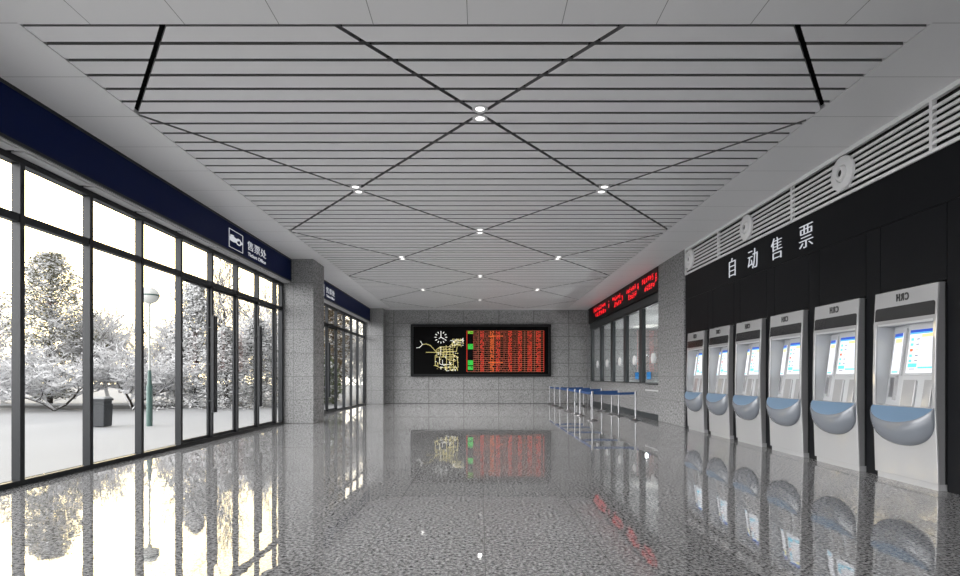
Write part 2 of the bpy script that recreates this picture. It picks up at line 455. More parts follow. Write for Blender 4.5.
# ------------------------------------------------------------------ right side: stone, black panelling, niches
PRa, PRb = 13.31, 15.23
CW = 4.88                                   # face of the black panelling
NK = 6; KP = 1.228; KY0 = 5.87; KW = .935   # ticket machines: near edge of the first, pitch, width
m = MB()
m.box(XR, 5.6, PRa, PRb, 0, H)                      # pillar
m.box(XR, 5.6, 24.98, YB, 0, H)                     # end strip
m.box(4.90, 5.15, PRb, 24.98, 0, .965)              # wall under the ticket windows
m.box(5.0, 5.2, PRb, 24.98, 3.33, H+.5)             # over the ticket windows
m.box(5.45, 5.6, YF, PRa, 0, H+.5)                  # behind the machines
wr = struct(m.build('wall_right', [stone_x, stone_y], axis_mats=True), 'granite pillar and ticket counter wall on the right', 'wall')
m = MB(); g = .004
m.box(CW, CW+.06, YF, PRa-.01, 3.03+g, 3.61)
niches = [(KY0-.02+i*KP, KY0+KW+.02+i*KP) for i in range(-3, NK)]
prev = YF
for i, (a, b) in enumerate(niches):
    full = i < 3                              # beyond the frame the panels are closed
    m.box(CW, CW+.06, prev+g, a-g, 0, 3.03)
    m.box(CW, CW+.06, a+g, b-g, 0 if full else 2.225, 3.03)
    prev = b
m.box(CW, CW+.06, prev+g, PRa-.02, 0, 3.03)
m.box(CW+.07, CW+.08, YF, PRa-.01, 2.225, H)
m.box(CW+.02, CW+.08, PRa-.02, PRa-.001, 0, H)
m.build('black_panelling', black_clad, wr)

# grille over the panelling, a unit per bay
posts = [11.46-2.71*i for i in range(6)]
bays = [(posts[0], PRa-.01)]+[(posts[i+1], posts[i]) for i in range(5)]
for k, (a, b) in enumerate(bays):
    t = thing('ventilation_grille', 'pale slatted air grille above the black panelling, %s bay from the granite pillar' % ORD[k], 'grille', (0, 0, 0), 'air grille bays')
    m = MB()
    m.box(CW-.02, CW+.03, a, b, H-.055, H-.002); m.box(CW-.02, CW+.03, a, b, 3.612, 3.65)
    m.box(CW-.02, CW+.03, a, a+.022, 3.65, H-.055); m.box(CW-.02, CW+.03, b-.022, b, 3.65, H-.055)
    m.build('frame', grille_m, t)
    m = MB()
    for i in range(6):
        z = 3.65+.075*(i+1)-.012; m.box(CW-.018, CW+.004, a, b, z-.018, z+.018)
    m.build('slats', grille_m, t)
    m = MB(); m.box(CW+.05, CW+.06, a+.01, b-.01, 3.62, H-.01); m.build('backing', black_m, t)
for k, y in enumerate((12.90, 10.17, 7.47, 4.76, 2.05)):
    t = thing('air_nozzle', 'round white jet air nozzle in the grille, %s from the granite pillar' % ORD[k], 'air nozzle', (CW-.044, y, 3.915), 'jet air nozzles in the grille')
    m = MB(); m.lathe([(.225, .02), (.225, -.015), (.205, -.028), (.12, -.026), (.11, -.01), (.11, .03)], (0, 0, 0), 'x', 32); m.build('ring', grille_m, t, smooth=True)
    m = MB(); m.lathe([(.108, .02), (.106, -.02), (.085, -.045), (.05, -.05), (.048, -.02), (.03, .0)], (0, 0, 0), 'x', 24); nz = m.build('nozzle', grille_m, t, smooth=True)
    m = MB(); m.lathe([(.047, -.03), (.001, -.032)], (0, 0, 0), 'x', 16); m.build('opening', black_m, nz)

t = thing('wall_lettering', 'four large white characters on the black panelling above the machines', 'lettering', (0, 0, 0))
for ch, y in zip('自动售票', (10.82, 10.01, 9.19, 8.37)):
    text_obj('character', ch, .40, facing_left(CW-.008, y, 3.285), white_ink, t, .007, weight=-.007)

# ------------------------------------------------------------------ ticket machines
def prof(z):
    pts = [(0, .0), (.07, .0), (.45, -.012), (.87, -.03), (1.30, -.03), (1.85, -.015), (2.2, .004), (3, .004)]
    for (a, b), (c, d) in zip(pts[:-1], pts[1:]):
        if a <= z <= c: return b+(d-b)*(z-a)/(c-a)
XK = 4.80; HW = KW/2
def make_kiosk(y_near):
    t = thing('ticket_machine', '', 'ticket machine', (XK, y_near+HW, 0), 'ticket machines along the black wall')
    def slab(mb, u0, u1, z0, z1, off, thick, n=8):
        zs = [z0+(z1-z0)*i/n for i in range(n+1)]
        front = [(prof(z)+off, z) for z in zs]; back = [(prof(z)+off+thick, z) for z in reversed(zs)]
        pr = front+back
        mb.prism([(d, u0, z) for d, z in pr], [(d, u1, z) for d, z in pr])
    m = MB(); m.box(.02, .40, -HW+.02, HW-.02, 0, .07); m.build('plinth', kiosk_w, t)
    m = MB()
    slab(m, -HW, HW, 1.825, 2.2, 0, .02); slab(m, -HW, -HW+.045, .87, 1.825, 0, .02); slab(m, HW-.045, HW, .87, 1.825, 0, .02)
    slab(m, -HW, HW, .07, .87, 0, .02)
    m.build('front_shell', kiosk_w, t, bevel=.004)
    m = MB()
    for s in (-1, 1):
        u0, u1 = (-HW, -HW+.04) if s < 0 else (HW-.04, HW)
        zs = [.07+2.13*i/16 for i in range(17)]
        pr = [(prof(z)+.02, z) for z in zs]+[(.075, z) for z in (2.2, .07)]
        m.prism([(d, u0, z) for d, z in pr], [(d, u1, z) for d, z in pr])
    m.build('side_trim', kiosk_side, t)
    m = MB(); m.box(.32, .60, -HW+.01, HW-.01, .07, 2.19)
    m.box(.075, .32, -HW+.003, -HW+.035, .07, 2.19); m.box(.075, .32, HW-.035, HW-.003, .07, 2.19); m.box(.05, .32, -HW+.035, HW-.035, 1.95, 2.19); m.box(.05, .32, -HW+.035, HW-.035, .07, .80)
    m.build('cabinet', kiosk_cab, t)
    # recess: +u is the far side
    I = HW-.045; zb, zt = .872, 1.80
    A0, A1 = Vector((.09, I, zb)), Vector((.21, I, zt)); B0, B1 = Vector((-.018, .055, zb)), Vector((.106, .055, zt)); C0, C1 = Vector((-.018, -I, zb)), Vector((.106, -I, zt))
    m = MB()
    m.poly([A0, B0, B1, A1]); m.poly([B0, C0, C1, B1])
    m.poly([(-.012, I, zb), A0, A1, (0, I, zt)]); m.poly([(-.012, -I, zb), C0, C1, (0, -I, zt)])
    m.poly([(-.0, I, zt), A1, B1, C1, (-.0, -I, zt)]); m.poly([(-.012, I, zb), A0, B0, C0, (-.012, -I, zb)])
    m.poly([(-.0, I, zt), (-.0, -I, zt), (.0, -I, 1.83), (.0, I, 1.83)])
    m.build('recess', kiosk_in, t, fix=False)
    # screens lie on the two leaning panels
    def panel(name, p00, p10, p01, u0, u1, v0, v1, mats, cells, thick=.012, parent=None):
        ex = p10-p00; ez = p01-p00; n = ex.cross(ez).normalized()
        if n.x > 0: n = -n
        q = MB()
        def P(u, v, h): return p00+ex*u+ez*v+n*h
        q.prism([P(u0, v0, 0), P(u1, v0, 0), P(u1, v1, 0), P(u0, v1, 0)], [P(u0, v0, thick), P(u1, v0, thick), P(u1, v1, thick), P(u0, v1, thick)], 0)
        for (a, b, c, d, mi) in cells:
            f = lambda a, c: P(u0+(u1-u0)*a, v0+(v1-v0)*c, thick+.0015)
            q.poly([f(a, c), f(b, c), f(b, d), f(a, d)], mi)
        return q.build(name, mats, parent or t, fix=False)
    UI = [ui_white, ui_blue, ui_lblue, ui_cyan, ui_yellow, ui_red, ui_dark]
    cells = [(0, 1, .94, 1, 1), (0, 1, .90, .94, 2), (.42, 1, .82, .89, 4), (.68, .95, .87, .90, 4)]
    for i, c in enumerate((.78, .66, .53, .40, .28)):
        cells.append((.06, .16, c-.03, c+.03, 5 if i == 2 else 3)); cells.append((.26, .36, c-.012, c+.012, 4 if i == 2 else 6))
    cells += [(.05, .36, .13, .22, 3), (.40, .98, .10, .14, 3), (.10, .3, .08, .10, 6)]
    bz_ = panel('bezel', B0, C0, B1, .03, .99, .37, .96, [kiosk_in], [])
    panel('screen', B0, C0, B1, .11, .97, .40, .92, UI, cells, .016, bz_)
    bz_ = panel('bezel', A0, B0, A1, .12, .96, .37, .96, [kiosk_in], [])
    panel('screen', A0, B0, A1, .24, .80, .39, .90, UI, [(0, 1, .93, 1, 1), (0, 1, .89, .93, 2), (.15, .95, .77, .87, 4), (.1, .85, .03, .07, 3)], .016, bz_)
    panel('card_slot', A0, B0, A1, .22, .62, .10, .345, [slot_m], [], .010)
    panel('slot_guide', A0, B0, A1, .66, .72, .06, .37, [kiosk_w], [], .03)
    m = MB()
    m.prism([(-.045, .01, zb+.004), (.0, .01, zb+.004), (.03, .01, 1.15), (.0, .01, 1.17)], [(-.045, -.17, zb+.004), (.0, -.17, zb+.004), (.03, -.17, 1.15), (.0, -.17, 1.17)])
    m.build('note_tray', kiosk_w, t, bevel=.004)
    m = MB()
    m.prism([(-.045, -.29, zb+.004), (.0, -.29, zb+.004), (.03, -.29, 1.15), (.0, -.29, 1.17)], [(-.045, -.40, zb+.004), (.0, -.40, zb+.004), (.03, -.40, 1.15), (.0, -.40, 1.17)])
    m.build('note_tray', kiosk_w, t, bevel=.004)
    # header display with rounded corners
    m = MB(); u = HW-.022; z0, z1, r = 1.862, 2.014, .03
    out = [(-u, z0), (u, z0)]+[(u-r+r*math.cos(a), z1-r+r*math.sin(a)) for a in (0, PI/6, PI/3, PI/2)]+[(-u+r-r*math.sin(a), z1-r+r*math.cos(a)) for a in (0, PI/6, PI/3, PI/2)]
    m.prism([(prof(z)-.003, uu, z) for uu, z in out], [(prof(z)+.004, uu, z) for uu, z in out]); m.build('header_display', kiosk_dark, t)
    text_obj('lettering', 'CRH', .115, facing_left(prof(2.11)-.004, 0.02, 2.105), letter_m, t, .003, mirror=True, sx=.72, weight=.0038, spacing=1.25)
    # bowl tray
    N = 24; K = 8
    rim = []
    for i in range(N+1):
        a = PI*i/N; s = math.sin(a); rim.append(Vector((-.03-.135*s**.8, (HW-.008)*math.cos(a), .872-.205*s)))
    m = MB(); rows = []
    for k in range(K+1):
        q = k/K*PI/2; row = []
        for i in range(N+1):
            a = PI*i/N; s = math.sin(a); zc = .74-.315*s**.75; r0 = rim[i]; uc = (HW-.008)*math.cos(a)*(1-.06*s)
            row.append((-.02+(r0.x+.02)*math.cos(q), r0.y+(uc-r0.y)*(k/K), r0.z+(zc-r0.z)*math.sin(q)))
        rows.append(row)
    m.grid(rows)
    def inner(i, s):
        a = PI*i/N; b = Vector((-.034, (HW-.02)*math.cos(a), .868)); p = rim[i].lerp(b, s)
        return p
    lip = []
    for i in range(N+1):
        p = inner(i, .10); lip.append((p.x, p.y, p.z+.008))
    lip2 = [tuple(inner(i, .17)-Vector((0, 0, .006))) for i in range(N+1)]
    m.grid([[tuple(p) for p in rim], lip, lip2]); ty = m.build('tray', tray_m, t, smooth=True, fix=True)
    m = MB(); rows = []
    for k in range(7):
        s = .15+.85*k/6; rows.append([tuple(inner(i, s)-Vector((0, 0, -.004*math.sin(PI*k/6)+.004))) for i in range(N+1)])
    m.grid(rows); m.build('tray_inlay', inlay_m, ty, smooth=True)
    return t
klab = ['white ticket machine with blue tray, sixth from the granite pillar, nearest the camera', 'white ticket machine with blue tray, fifth from the granite pillar',
        'white ticket machine with blue tray, fourth from the granite pillar', 'white ticket machine with blue tray, third from the granite pillar',
        'white ticket machine with blue tray, second from the granite pillar', 'white ticket machine with blue tray standing right beside the granite pillar']
k0 = make_kiosk(KY0); k0['label'] = klab[0]
for i in range(1, NK): dup(k0, (XK, KY0+HW+i*KP, 0), klab[i])

# ------------------------------------------------------------------ ticket windows, display band and office
mulls = [17.2+1.9*i for i in range(4)]+[24.83]
m = MB(); m.box(4.93, 5.06, PRb, 24.98, 3.27, 3.50); m.box(4.93, 5.06, PRb, 24.98, 1.0, 1.03)
w = struct(m.build('window_4', office_frame_m), 'row of dark framed ticket windows on the right', 'window')
for y in mulls:
    q = MB(); q.box(4.93, 5.05, y-.15, y+.15, 1.0, 3.27); q.build('mullion', office_frame_m, w, bevel=.01)
eds = [PRb-.15]+mulls
for i in range(5):
    a, b = eds[i]+.15, eds[i+1]-.15
    q = MB(); q.box(4.985, 4.995, a, b, 1.0, 3.27); q.build('glass_pane', office_glass, w)
    yo = (16.1, 18.05, 19.95, 21.95, 23.75)[i]
    q = MB(); n = 20
    ring = [(yo+.15*math.cos(2*PI*k/n), 1.74+.15*math.sin(2*PI*k/n)) for k in range(n)]
    q.prism([(4.955, p, z) for p, z in ring], [(4.984, p, z) for p, z in ring]); q.build('speaking_plate', oval_m, w)
t = thing('counter_ledge', 'grey stone counter ledge under the ticket windows', 'counter', (0, 0, 0))
m = MB(); m.box(4.86, 5.3, PRb+1.25, 24.98, .965, 1.0); m.build('upper_ledge', stone_y, t)
m = MB(); m.box(4.86, 4.899, PRb, PRb+1.25, .80, .835); m.build('lower_ledge', desk_m, t)
m = MB(); m.box(4.87, 4.899, PRb, 24.98, 0, .16)
struct(m.build('baseboard_right', office_frame_m), 'dark skirting under the ticket counter', 'baseboard')

t = thing('led_display', 'long black display band with red characters above the ticket windows', 'display', (0, 0, 0))
m = MB(); m.box(4.84, 4.99, PRb+.01, 24.95, 3.54, H-.01); hs = m.build('housing', screen_black, t)
m = MB(); m.box(4.90, 4.99, PRb+.01, 24.95, 3.32, 3.54); m.build('lower_band', office_frame_m, t)
def strokes(mb, place, w, h, rnd, mi=0, n=7):
    """a dense block of short lit strokes, the size of one character cell; place(a, b) -> point"""
    for k in range(n):
        if rnd.random() < .55:
            c = (k+.5)/n; a0 = rnd.random()*.3; a1 = .7+rnd.random()*.3
            mb.poly([place(w*a0, h*(c-.075)), place(w*a1, h*(c-.075)), place(w*a1, h*(c+.075)), place(w*a0, h*(c+.075))], mi)
        else:
            c = rnd.random(); b0 = rnd.random()*.4; b1 = b0+.5
            mb.poly([place(w*(c-.09), h*b0), place(w*(c+.09), h*b0), place(w*(c+.09), h*b1), place(w*(c-.09), h*b1)], mi)
rr = random.Random(3)
for (ya, yb) in ((23.9, 20.95), (20.5, 18.95), (18.55, 17.05), (16.75, 15.3)):
    m = MB(); L = ya-yb; n = 7 if L > 2 else 6
    cw = L*.80/n
    for i in range(n):
        y0 = ya-i*cw; strokes(m, lambda a, b, y0=y0: (4.838, y0-a, 3.93+b), cw*.86, .17, rr)
        if 0 < i < n-0:
            strokes(m, lambda a, b, y0=y0: (4.838, y0-a-.08, 3.70+b), cw*.86, .17, rr)
    strokes(m, lambda a, b: (4.838, yb+.18-a, 3.80+b), .16, .26, rr)
    m.build('lit_lettering', led_band, hs, fix=False)

# office behind the glass
m = MB(); m.box(9.0, 9.2, 13.6, YB, 0, 3.6); m.box(5.2, 9.2, 13.4, 13.6, 0, 3.6)
struct(m.build('wall_office', office_wall), 'pale rear wall of the ticket office', 'wall')
m = MB(); m.box(5.2, 9.2, 13.4, YB, 3.36, 3.5)
struct(m.build('ceiling_office', office_ceil), 'pale ceiling of the ticket office', 'ceiling')
for k, y in enumerate((16.2, 20.0, 23.6)):
    m = MB(); m.box(6.6, 7.4, y-.6, y+.6, 3.33, 3.358)
    tag(m.build('added_panel_light', office_fill_m), 'added flat light panel inside the ticket office, %s from the granite pillar' % ORD[k], 'ceiling light', 'added office light panels')
    li = bpy.data.lights.new('office_fill', 'POINT'); li.energy = 85; li.shadow_soft_size = .06  # added fill hanging free in the room to brighten the office
    lo = bpy.data.objects.new('office_fill', li); COL.objects.link(lo); lo.location = (7.0, y, 2.1)
t = thing('office_desk', 'white desk behind the ticket window glass', 'desk', (0, 0, 0))
m = MB(); m.box(5.35, 6.0, 15.4, 24.9, 1.02, 1.06); m.build('desk_top', desk_m, t)
m = MB(); m.box(5.30, 5.35, 15.4, 24.9, 0, 1.06); m.build('front_panel', desk_m, t)
def monitor(y, label):
    t = thing('computer_monitor', label, 'monitor', (5.62, y, 1.06), 'monitors on the office desk')
    m = MB(); m.box(-.10, .10, -.12, .12, 0, .015); m.box(-.015, .015, -.03, .03, .015, .07); m.build('stand', plastic_grey, t)
    m = MB(); m.box(-.03, .03, -.24, .24, .05, .32); cs = m.build('casing', plastic_grey, t, bevel=.008)
    m = MB(); m.box(-.035, -.031, -.22, .22, .07, .30); m.build('screen', blue_box_m, cs)
monitor(18.55, 'computer monitor with a blue screen on the office desk, nearer the granite pillar')
monitor(19.95, 'computer monitor with a blue screen on the office desk, farther from the granite pillar')
tk = MB(); tk.box(5.45, 5.7, 16.6, 17.1, 1.06, 1.24); tk.box(5.5, 5.65, 16.65, 17.05, 1.24, 1.27)
tag(tk.build('ticket_printer', desk_m, bevel=.02), 'white ticket printer on the office desk behind the glass', 'printer')

# ------------------------------------------------------------------ departure board
t = thing('departure_board', 'large black board with route map, clock and red timetable on the far wall', 'display board', (0, 0, 0))
BX0, BX1, BZ0, BZ1, BY = -3.12, 3.20, 1.22, 3.585, YB-.10
m = MB(); w_ = .115
m.box(BX0, BX1, BY-.03, YB-.002, BZ1-w_, BZ1); m.box(BX0, BX1, BY-.03, YB-.002, BZ0, BZ0+w_); m.box(BX0, BX0+w_, BY-.03, YB-.002, BZ0+w_, BZ1-w_); m.box(BX1-w_, BX1, BY-.03, YB-.002, BZ0+w_, BZ1-w_)
m.build('frame', board_frame, t, bevel=.01)
m = MB(); m.box(BX0+w_, BX1-w_, BY, YB-.004, BZ0+w_, BZ1-w_); scr = m.build('screen', screen_black, t)
SC = F/(BY)                                  # picture scale used to read sizes off the board
def bx(px): return (px-480)/SC
def bz(py): return EYE+(377-py)/SC
yy = BY-.004
def rect(mb, x0, x1, y0, y1, mi=0, dy=0): mb.poly([(bx(x0), yy-dy, bz(y1)), (bx(x1), yy-dy, bz(y1)), (bx(x1), yy-dy, bz(y0)), (bx(x0), yy-dy, bz(y0))], mi)
def line(mb, pts, w, mi=0, dy=0):
    for (a, b), (c, d) in zip(pts[:-1], pts[1:]):
        L = math.hypot(c-a, d-b)
        if L < 1e-6: continue
        nx, ny = -(d-b)/L*w/2, (c-a)/L*w/2; ux, uy = (c-a)/L*w*.4, (d-b)/L*w*.4
        mb.poly([(bx(p), yy-dy, bz(q)) for p, q in ((a+nx-ux, b+ny-uy), (c+nx+ux, d+ny+uy), (c-nx+ux, d-ny+uy), (a-nx-ux, b-ny-uy))], mi)
# clock
m = MB(); cx, cy = 440.9, 337.3
for k in range(12):
    a = k*PI/6; line(m, [(cx+4.7*math.sin(a), cy-4.7*math.cos(a)), (cx+6.0*math.sin(a), cy-5.9*math.cos(a))], .75)
line(m, [(cx, cy), (cx, cy-3.9)], .7); line(m, [(cx, cy), (cx+3.2, cy+1.6)], .7); line(m, [(cx, cy), (cx-1.9, cy+1.3)], .6)
m.build('clock', led_white, scr, fix=False)
# route map
def zc(x, y): return (400+x/8.225, 315+y/8.225)
m = MB()
Ls = [[(135, 270), (160, 268), (185, 243), (168, 215)], [(185, 243), (215, 238), (250, 250), (300, 305)], [(215, 307), (300, 307), (440, 303)],
      [(300, 285), (330, 262), (400, 262), (470, 200), (515, 215)], [(415, 210), (450, 215), (525, 210)], [(300, 320), (440, 325), (475, 345)],
      [(290, 340), (290, 410), (320, 430), (380, 435), (430, 430)], [(300, 345), (470, 345), (478, 430)], [(325, 345), (325, 400), (345, 410), (420, 405)],
      [(380, 250), (385, 460)], [(410, 270), (412, 440)], [(435, 280), (440, 440)], [(335, 265), (335, 330)], [(360, 262), (362, 340), (400, 370), (440, 375)],
      [(400, 280), (440, 250), (500, 240)], [(430, 300), (465, 300), (470, 260)], [(350, 370), (350, 405)], [(280, 415), (310, 420)], [(360, 300), (440, 300)], [(330, 285), (430, 285)]]
for k, L in enumerate(Ls): line(m, [zc(*p) for p in L], .5, 0 if k % 4 else 1)
rb = random.Random(5)
for k in range(190):
    g_ = rb.random()
    if g_ < .22: p = zc(430+rb.random()*90, 195+rb.random()*60)
    elif g_ < .42: p = zc(365+rb.random()*110, 425+rb.random()*35)
    else: p = zc(290+rb.random()*190, 255+rb.random()*190)
    if 345 < (p[0]-400)*8.225 < 400 and 350 < (p[1]-315)*8.225 < 400: continue
    w2 = .25+rb.random()*.8; h2 = .2+rb.random()*.2
    if rb.random() < .35: w2, h2 = h2, w2
    rect(m, p[0]-w2, p[0]+w2, p[1]-h2, p[1]+h2, rb.choice((0, 0, 0, 1)), .001)
m.build('route_map', [led_yellow, led_white], scr, fix=False)
# timetable
m = MB(); TX0, TX1, TY0, TY1 = 466.9, 543.8, 330.9, 371.7
def tx(x): return 460+x/8.86
NR = 20; rh = (TY1-TY0)/NR
bands = [(118, 160, 2, .6), (178, 212, 0, 1), (222, 245, 2, .5), (265, 302, 1, 1), (318, 356, 0, 1), (362, 382, 2, .4), (388, 408, 2, .9), (425, 462, 0, 1), (478, 496, 2, .9), (513, 550, 0, 1), (598, 637, 0, 1), (672, 716, 0, 1)]
for r in range(NR):
    y0 = TY0+r*rh+.28; y1 = TY0+(r+1)*rh-.12
    for (a, b, mi, dens) in bands:
        n = max(2, int((b-a)/9)); cw = (b-a)/n
        for i in range(n):
            if rb.random() > dens: continue
            x0 = tx(a+i*cw); wv = cw/8.86*.86
            for q in range(3):
                if rb.random() < .72:
                    ya = y0+(y1-y0)*q/3; rect(m, x0+wv*rb.random()*.2, x0+wv*(.8+rb.random()*.2), ya, ya+(y1-y0)/3*.8, mi)
    if r in (2, 15):
        rect(m, tx(250), tx(380), y0+.5, y1-.5, 1, .0005)
for r in range(NR+1):
    y0 = TY0+r*rh; rect(m, tx(118) if 0 < r < NR else TX0, TX1, y0-.12, y0+.12, 3, .001)
for x in (163, 215, 252, 310, 360, 385, 415, 470, 505, 570, 580, 645, 660): rect(m, tx(x)-.11, tx(x)+.11, TY0, TY1, 3 if x in (163, 570, 660) else 2, .001)
rect(m, TX0-.25, TX0+.25, TY0, TY1, 0, .001); rect(m, TX1-.2, TX1+.2, TY0, TY1, 0, .001); rect(m, tx(118)-.1, tx(118)+.1, TY0, TY1, 2, .001)
for (a, b, mi) in ((331.2, 333.8, 5), (344, 349.2, 4), (360.3, 365.2, 4), (366.3, 369.8, 4)):
    rect(m, tx(70), tx(116), a, b, mi, .0005)
    for k in range(7):
        p = tx(74)+rb.random()*4; q = a+.3+rb.random()*(b-a-1.0); rect(m, p, p+.5+rb.random()*.5, q, q+.35, 6, .001)
m.build('timetable', [led_red, led_orange, led_dim, led_line, led_green, led_lime, screen_black], scr, fix=False)

# ------------------------------------------------------------------ belt posts
def make_post():
    t = thing('belt_post', '', 'belt post', (0, 0, 0), 'queue belt posts before the ticket windows')
    m = MB(); m.lathe([(.155, 0), (.158, .008), (.15, .016), (.05, .034), (.034, .05), (.03, .06)], n=24); m.build('base', chrome, t, smooth=True)
    m = MB(); m.lathe([(.021, .05), (.021, .70)], n=16); m.build('pole', chrome, t, smooth=True)
    m = MB(); m.lathe([(.031, .70), (.033, .71), (.033, .80), (.028, .812), (.01, .816)], n=16); m.build('head', chrome, t, smooth=True)
    return t
LX, RX_ = 3.09, 4.28
ys = [15.41, 17.28, 18.2, 19.7, 21.6, 23.1, 24.8]
post0 = None
for side, x in (('away from', LX), ('next to', RX_)):
    for i, y in enumerate(ys):
        lab = 'chrome post in the row %s the ticket counter, %s from the near end' % (side, ORD[i])
        if post0 is None: p = post0 = make_post(); p.location = (x, y, 0); p['label'] = lab
        else: p = dup(post0, (x, y, 0), lab)
        if side == 'next to': continue
def belt(parent_label, x0, y0, x1, y1):
    for p in list(COL.objects):
        if p.get('label') == parent_label: break
    m = MB(); d = Vector((x1-x0, y1-y0, 0)); L = d.length; n = Vector((-d.y, d.x, 0))/L*.003; d /= L; K = 8; s0, s1 = .034, L-.034
    for a in range(K):
        def P(k, z, s):
            q = s0+(s1-s0)*k/K; sag = .012*math.sin(PI*k/K); v = d*q+n*s; return (v.x, v.y, z-sag)
        m.prism([P(a, .72, -1), P(a+1, .72, -1), P(a+1, .72, 1), P(a, .72, 1)], [P(a, .785, -1), P(a+1, .785, -1), P(a+1, .785, 1), P(a, .785, 1)])
    b = m.build('belt', belt_m, p); b['label'] = 'blue belt'
for i in range(6):
    belt('chrome post in the row away from the ticket counter, %s from the near end' % ORD[i], LX, ys[i], LX, ys[i+1])
for i in (0, 1, 3, 4, 5):
    belt('chrome post in the row away from the ticket counter, %s from the near end' % ORD[i], LX, ys[i], RX_, ys[i])

# ------------------------------------------------------------------ downlights
d0 = None
lines = [(0., [6.45, 11.65, 16.85, 22.05], 'middle'), (-PX, [9.05, 14.25, 19.45], 'window-side'), (PX, [9.05, 14.25, 19.45], 'machine-side')]
for x, Ys, nm in lines:
    for i, y in enumerate(Ys):
        for s, word in ((-1, 'nearer'), (1, 'farther')):
            lab = 'round recessed downlight, %s of the %s pair along the %s line of the slatted ceiling' % (word, ORD[i], nm)
            if d0 is None:
                d0 = thing('downlight', lab, 'downlight', (x, y+s*.118, H), 'downlights in the slatted ceiling')
                m = MB(); m.lathe([(.053, .03), (.053, -.002), (.085, -.008), (.09, .0), (.088, .03)], n=28); tr_ = m.build('trim_ring', rim_m, d0, smooth=True)
                m = MB(); m.lathe([(.052, .0), (.045, -.003), (.001, -.004)], n=24); m.build('lens', lamp_m, tr_, smooth=True)
            else: dup(d0, (x, y+s*.118, H), lab)
        li = bpy.data.lights.new('lamp', 'SPOT'); li.energy = 95 if y < 15 else 230; li.specular_factor = 0; li.spot_size = math.radians(150); li.spot_blend = 1; li.shadow_soft_size = .05
        li.color = (1, .97, .93)
        lo = bpy.data.objects.new('lamp', li); COL.objects.link(lo); lo.location = (x, y, H-.06)

# ------------------------------------------------------------------ outside
m = MB(); N = 60
rows = []
for i in range(N+1):
    x = -5.3-70*(i/N)**1.6; row = []
    for j in range(N+1):
        y = -40+130*j/N; d = max(0, -5.6-x)
        h = -.015+min(1, d/6)*(.05*math.sin(x*.55+y*.31)+.035*math.sin(y*.9-x*.2)+.02*math.sin(x*1.7+1)) - .02*min(1, d)
        row.append((x, y, h))
    rows.append(row)
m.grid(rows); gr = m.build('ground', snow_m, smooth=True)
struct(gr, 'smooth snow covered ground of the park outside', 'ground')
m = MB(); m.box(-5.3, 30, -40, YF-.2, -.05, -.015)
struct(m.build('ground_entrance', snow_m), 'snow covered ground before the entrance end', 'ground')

def pt(px, Y): return ((px-480)/F*Y, Y)
def finish_tree(name, label, wood, snow, loc, matw, group, extra=None):
    t = thing(name, label, 'tree', (loc[0], loc[1], -.03), group)
    wood.build('branches', matw, t, fix=False)
    if extra: extra[0].build('foliage', extra[1], t, fix=False)
    if snow.v:
        snow.build('snow', snow_t, t, fix=False)
    return t
def grow(wood, snow, p, d, L, r, depth, rnd, maxd, spread, up, nb, snowy, thin=.009):
    K = 4 if depth < maxd else 3
    pts = [Vector(p)]; dd = Vector(d).normalized()
    for k in range(K):
        jg = .30 if depth == 0 and up < .5 else .16
        dd = (dd+Vector((rnd.gauss(0, jg), rnd.gauss(0, jg), rnd.gauss(0, .12)+up*.10))).normalized()
        pts.append(pts[-1]+dd*L/K)
    rads = [max(thin, r*(1-.55*k/K)) for k in range(K+1)]
    wood.tube(pts, rads, 5 if r > .04 else 3)
    if snowy and depth >= 1 and rnd.random() < snowy:
        sp = [q+Vector((0, 0, rads[i]*.9+.006)) for i, q in enumerate(pts)]
        snow.tube(sp, [max(.008, rads[i]*.8+.005+rnd.random()*.011) for i in range(K+1)], 3)
    if depth >= maxd: return
    n = nb[depth]
    for i in range(n):
        f = .3+.7*(i+rnd.random())/n; k = min(K-1, int(f*K)); q = pts[k].lerp(pts[k+1], f*K-k)
        a = rnd.random()*2*PI; side = Vector((math.cos(a), math.sin(a), rnd.uniform(-.15, .5)))
        nd = (dd*(1-spread)+side*spread).normalized()
        grow(wood, snow, q, nd, L*rnd.uniform(.48, .72), rads[k]*.62, depth+1, rnd, maxd, spread, up, nb, snowy, thin)
def bare_tree(h, seed, spread=.6, up=.6, nb=(6, 5, 4, 4), snowy=.7, trunk=.22, r=.09, thin=.009, lean=0):
    rnd = random.Random(seed); w, s = MB(), MB()
    base = Vector((0, 0, 0)); d = Vector((lean, rnd.uniform(-.1, .1), 1)).normalized()
    grow(w, s, base, d, h*.52, r, 0, rnd, len(nb), spread, up, nb, snowy, thin)
    return w, s
def spreading_tree(h, rad, seed, nstem=3):
    """low crooked fruit-tree like crown on bent stems"""
    rnd = random.Random(seed); w, s = MB(), MB()
    for k in range(nstem):
        a = 2*PI*k/nstem+rnd.random(); d = Vector((math.cos(a)*.8, math.sin(a)*.8, .55))
        grow(w, s, (0, 0, 0), d, rad*.95, .05, 0, rnd, 4, .68, .35, (7, 6, 5, 4), .8, .006)
    return w, s
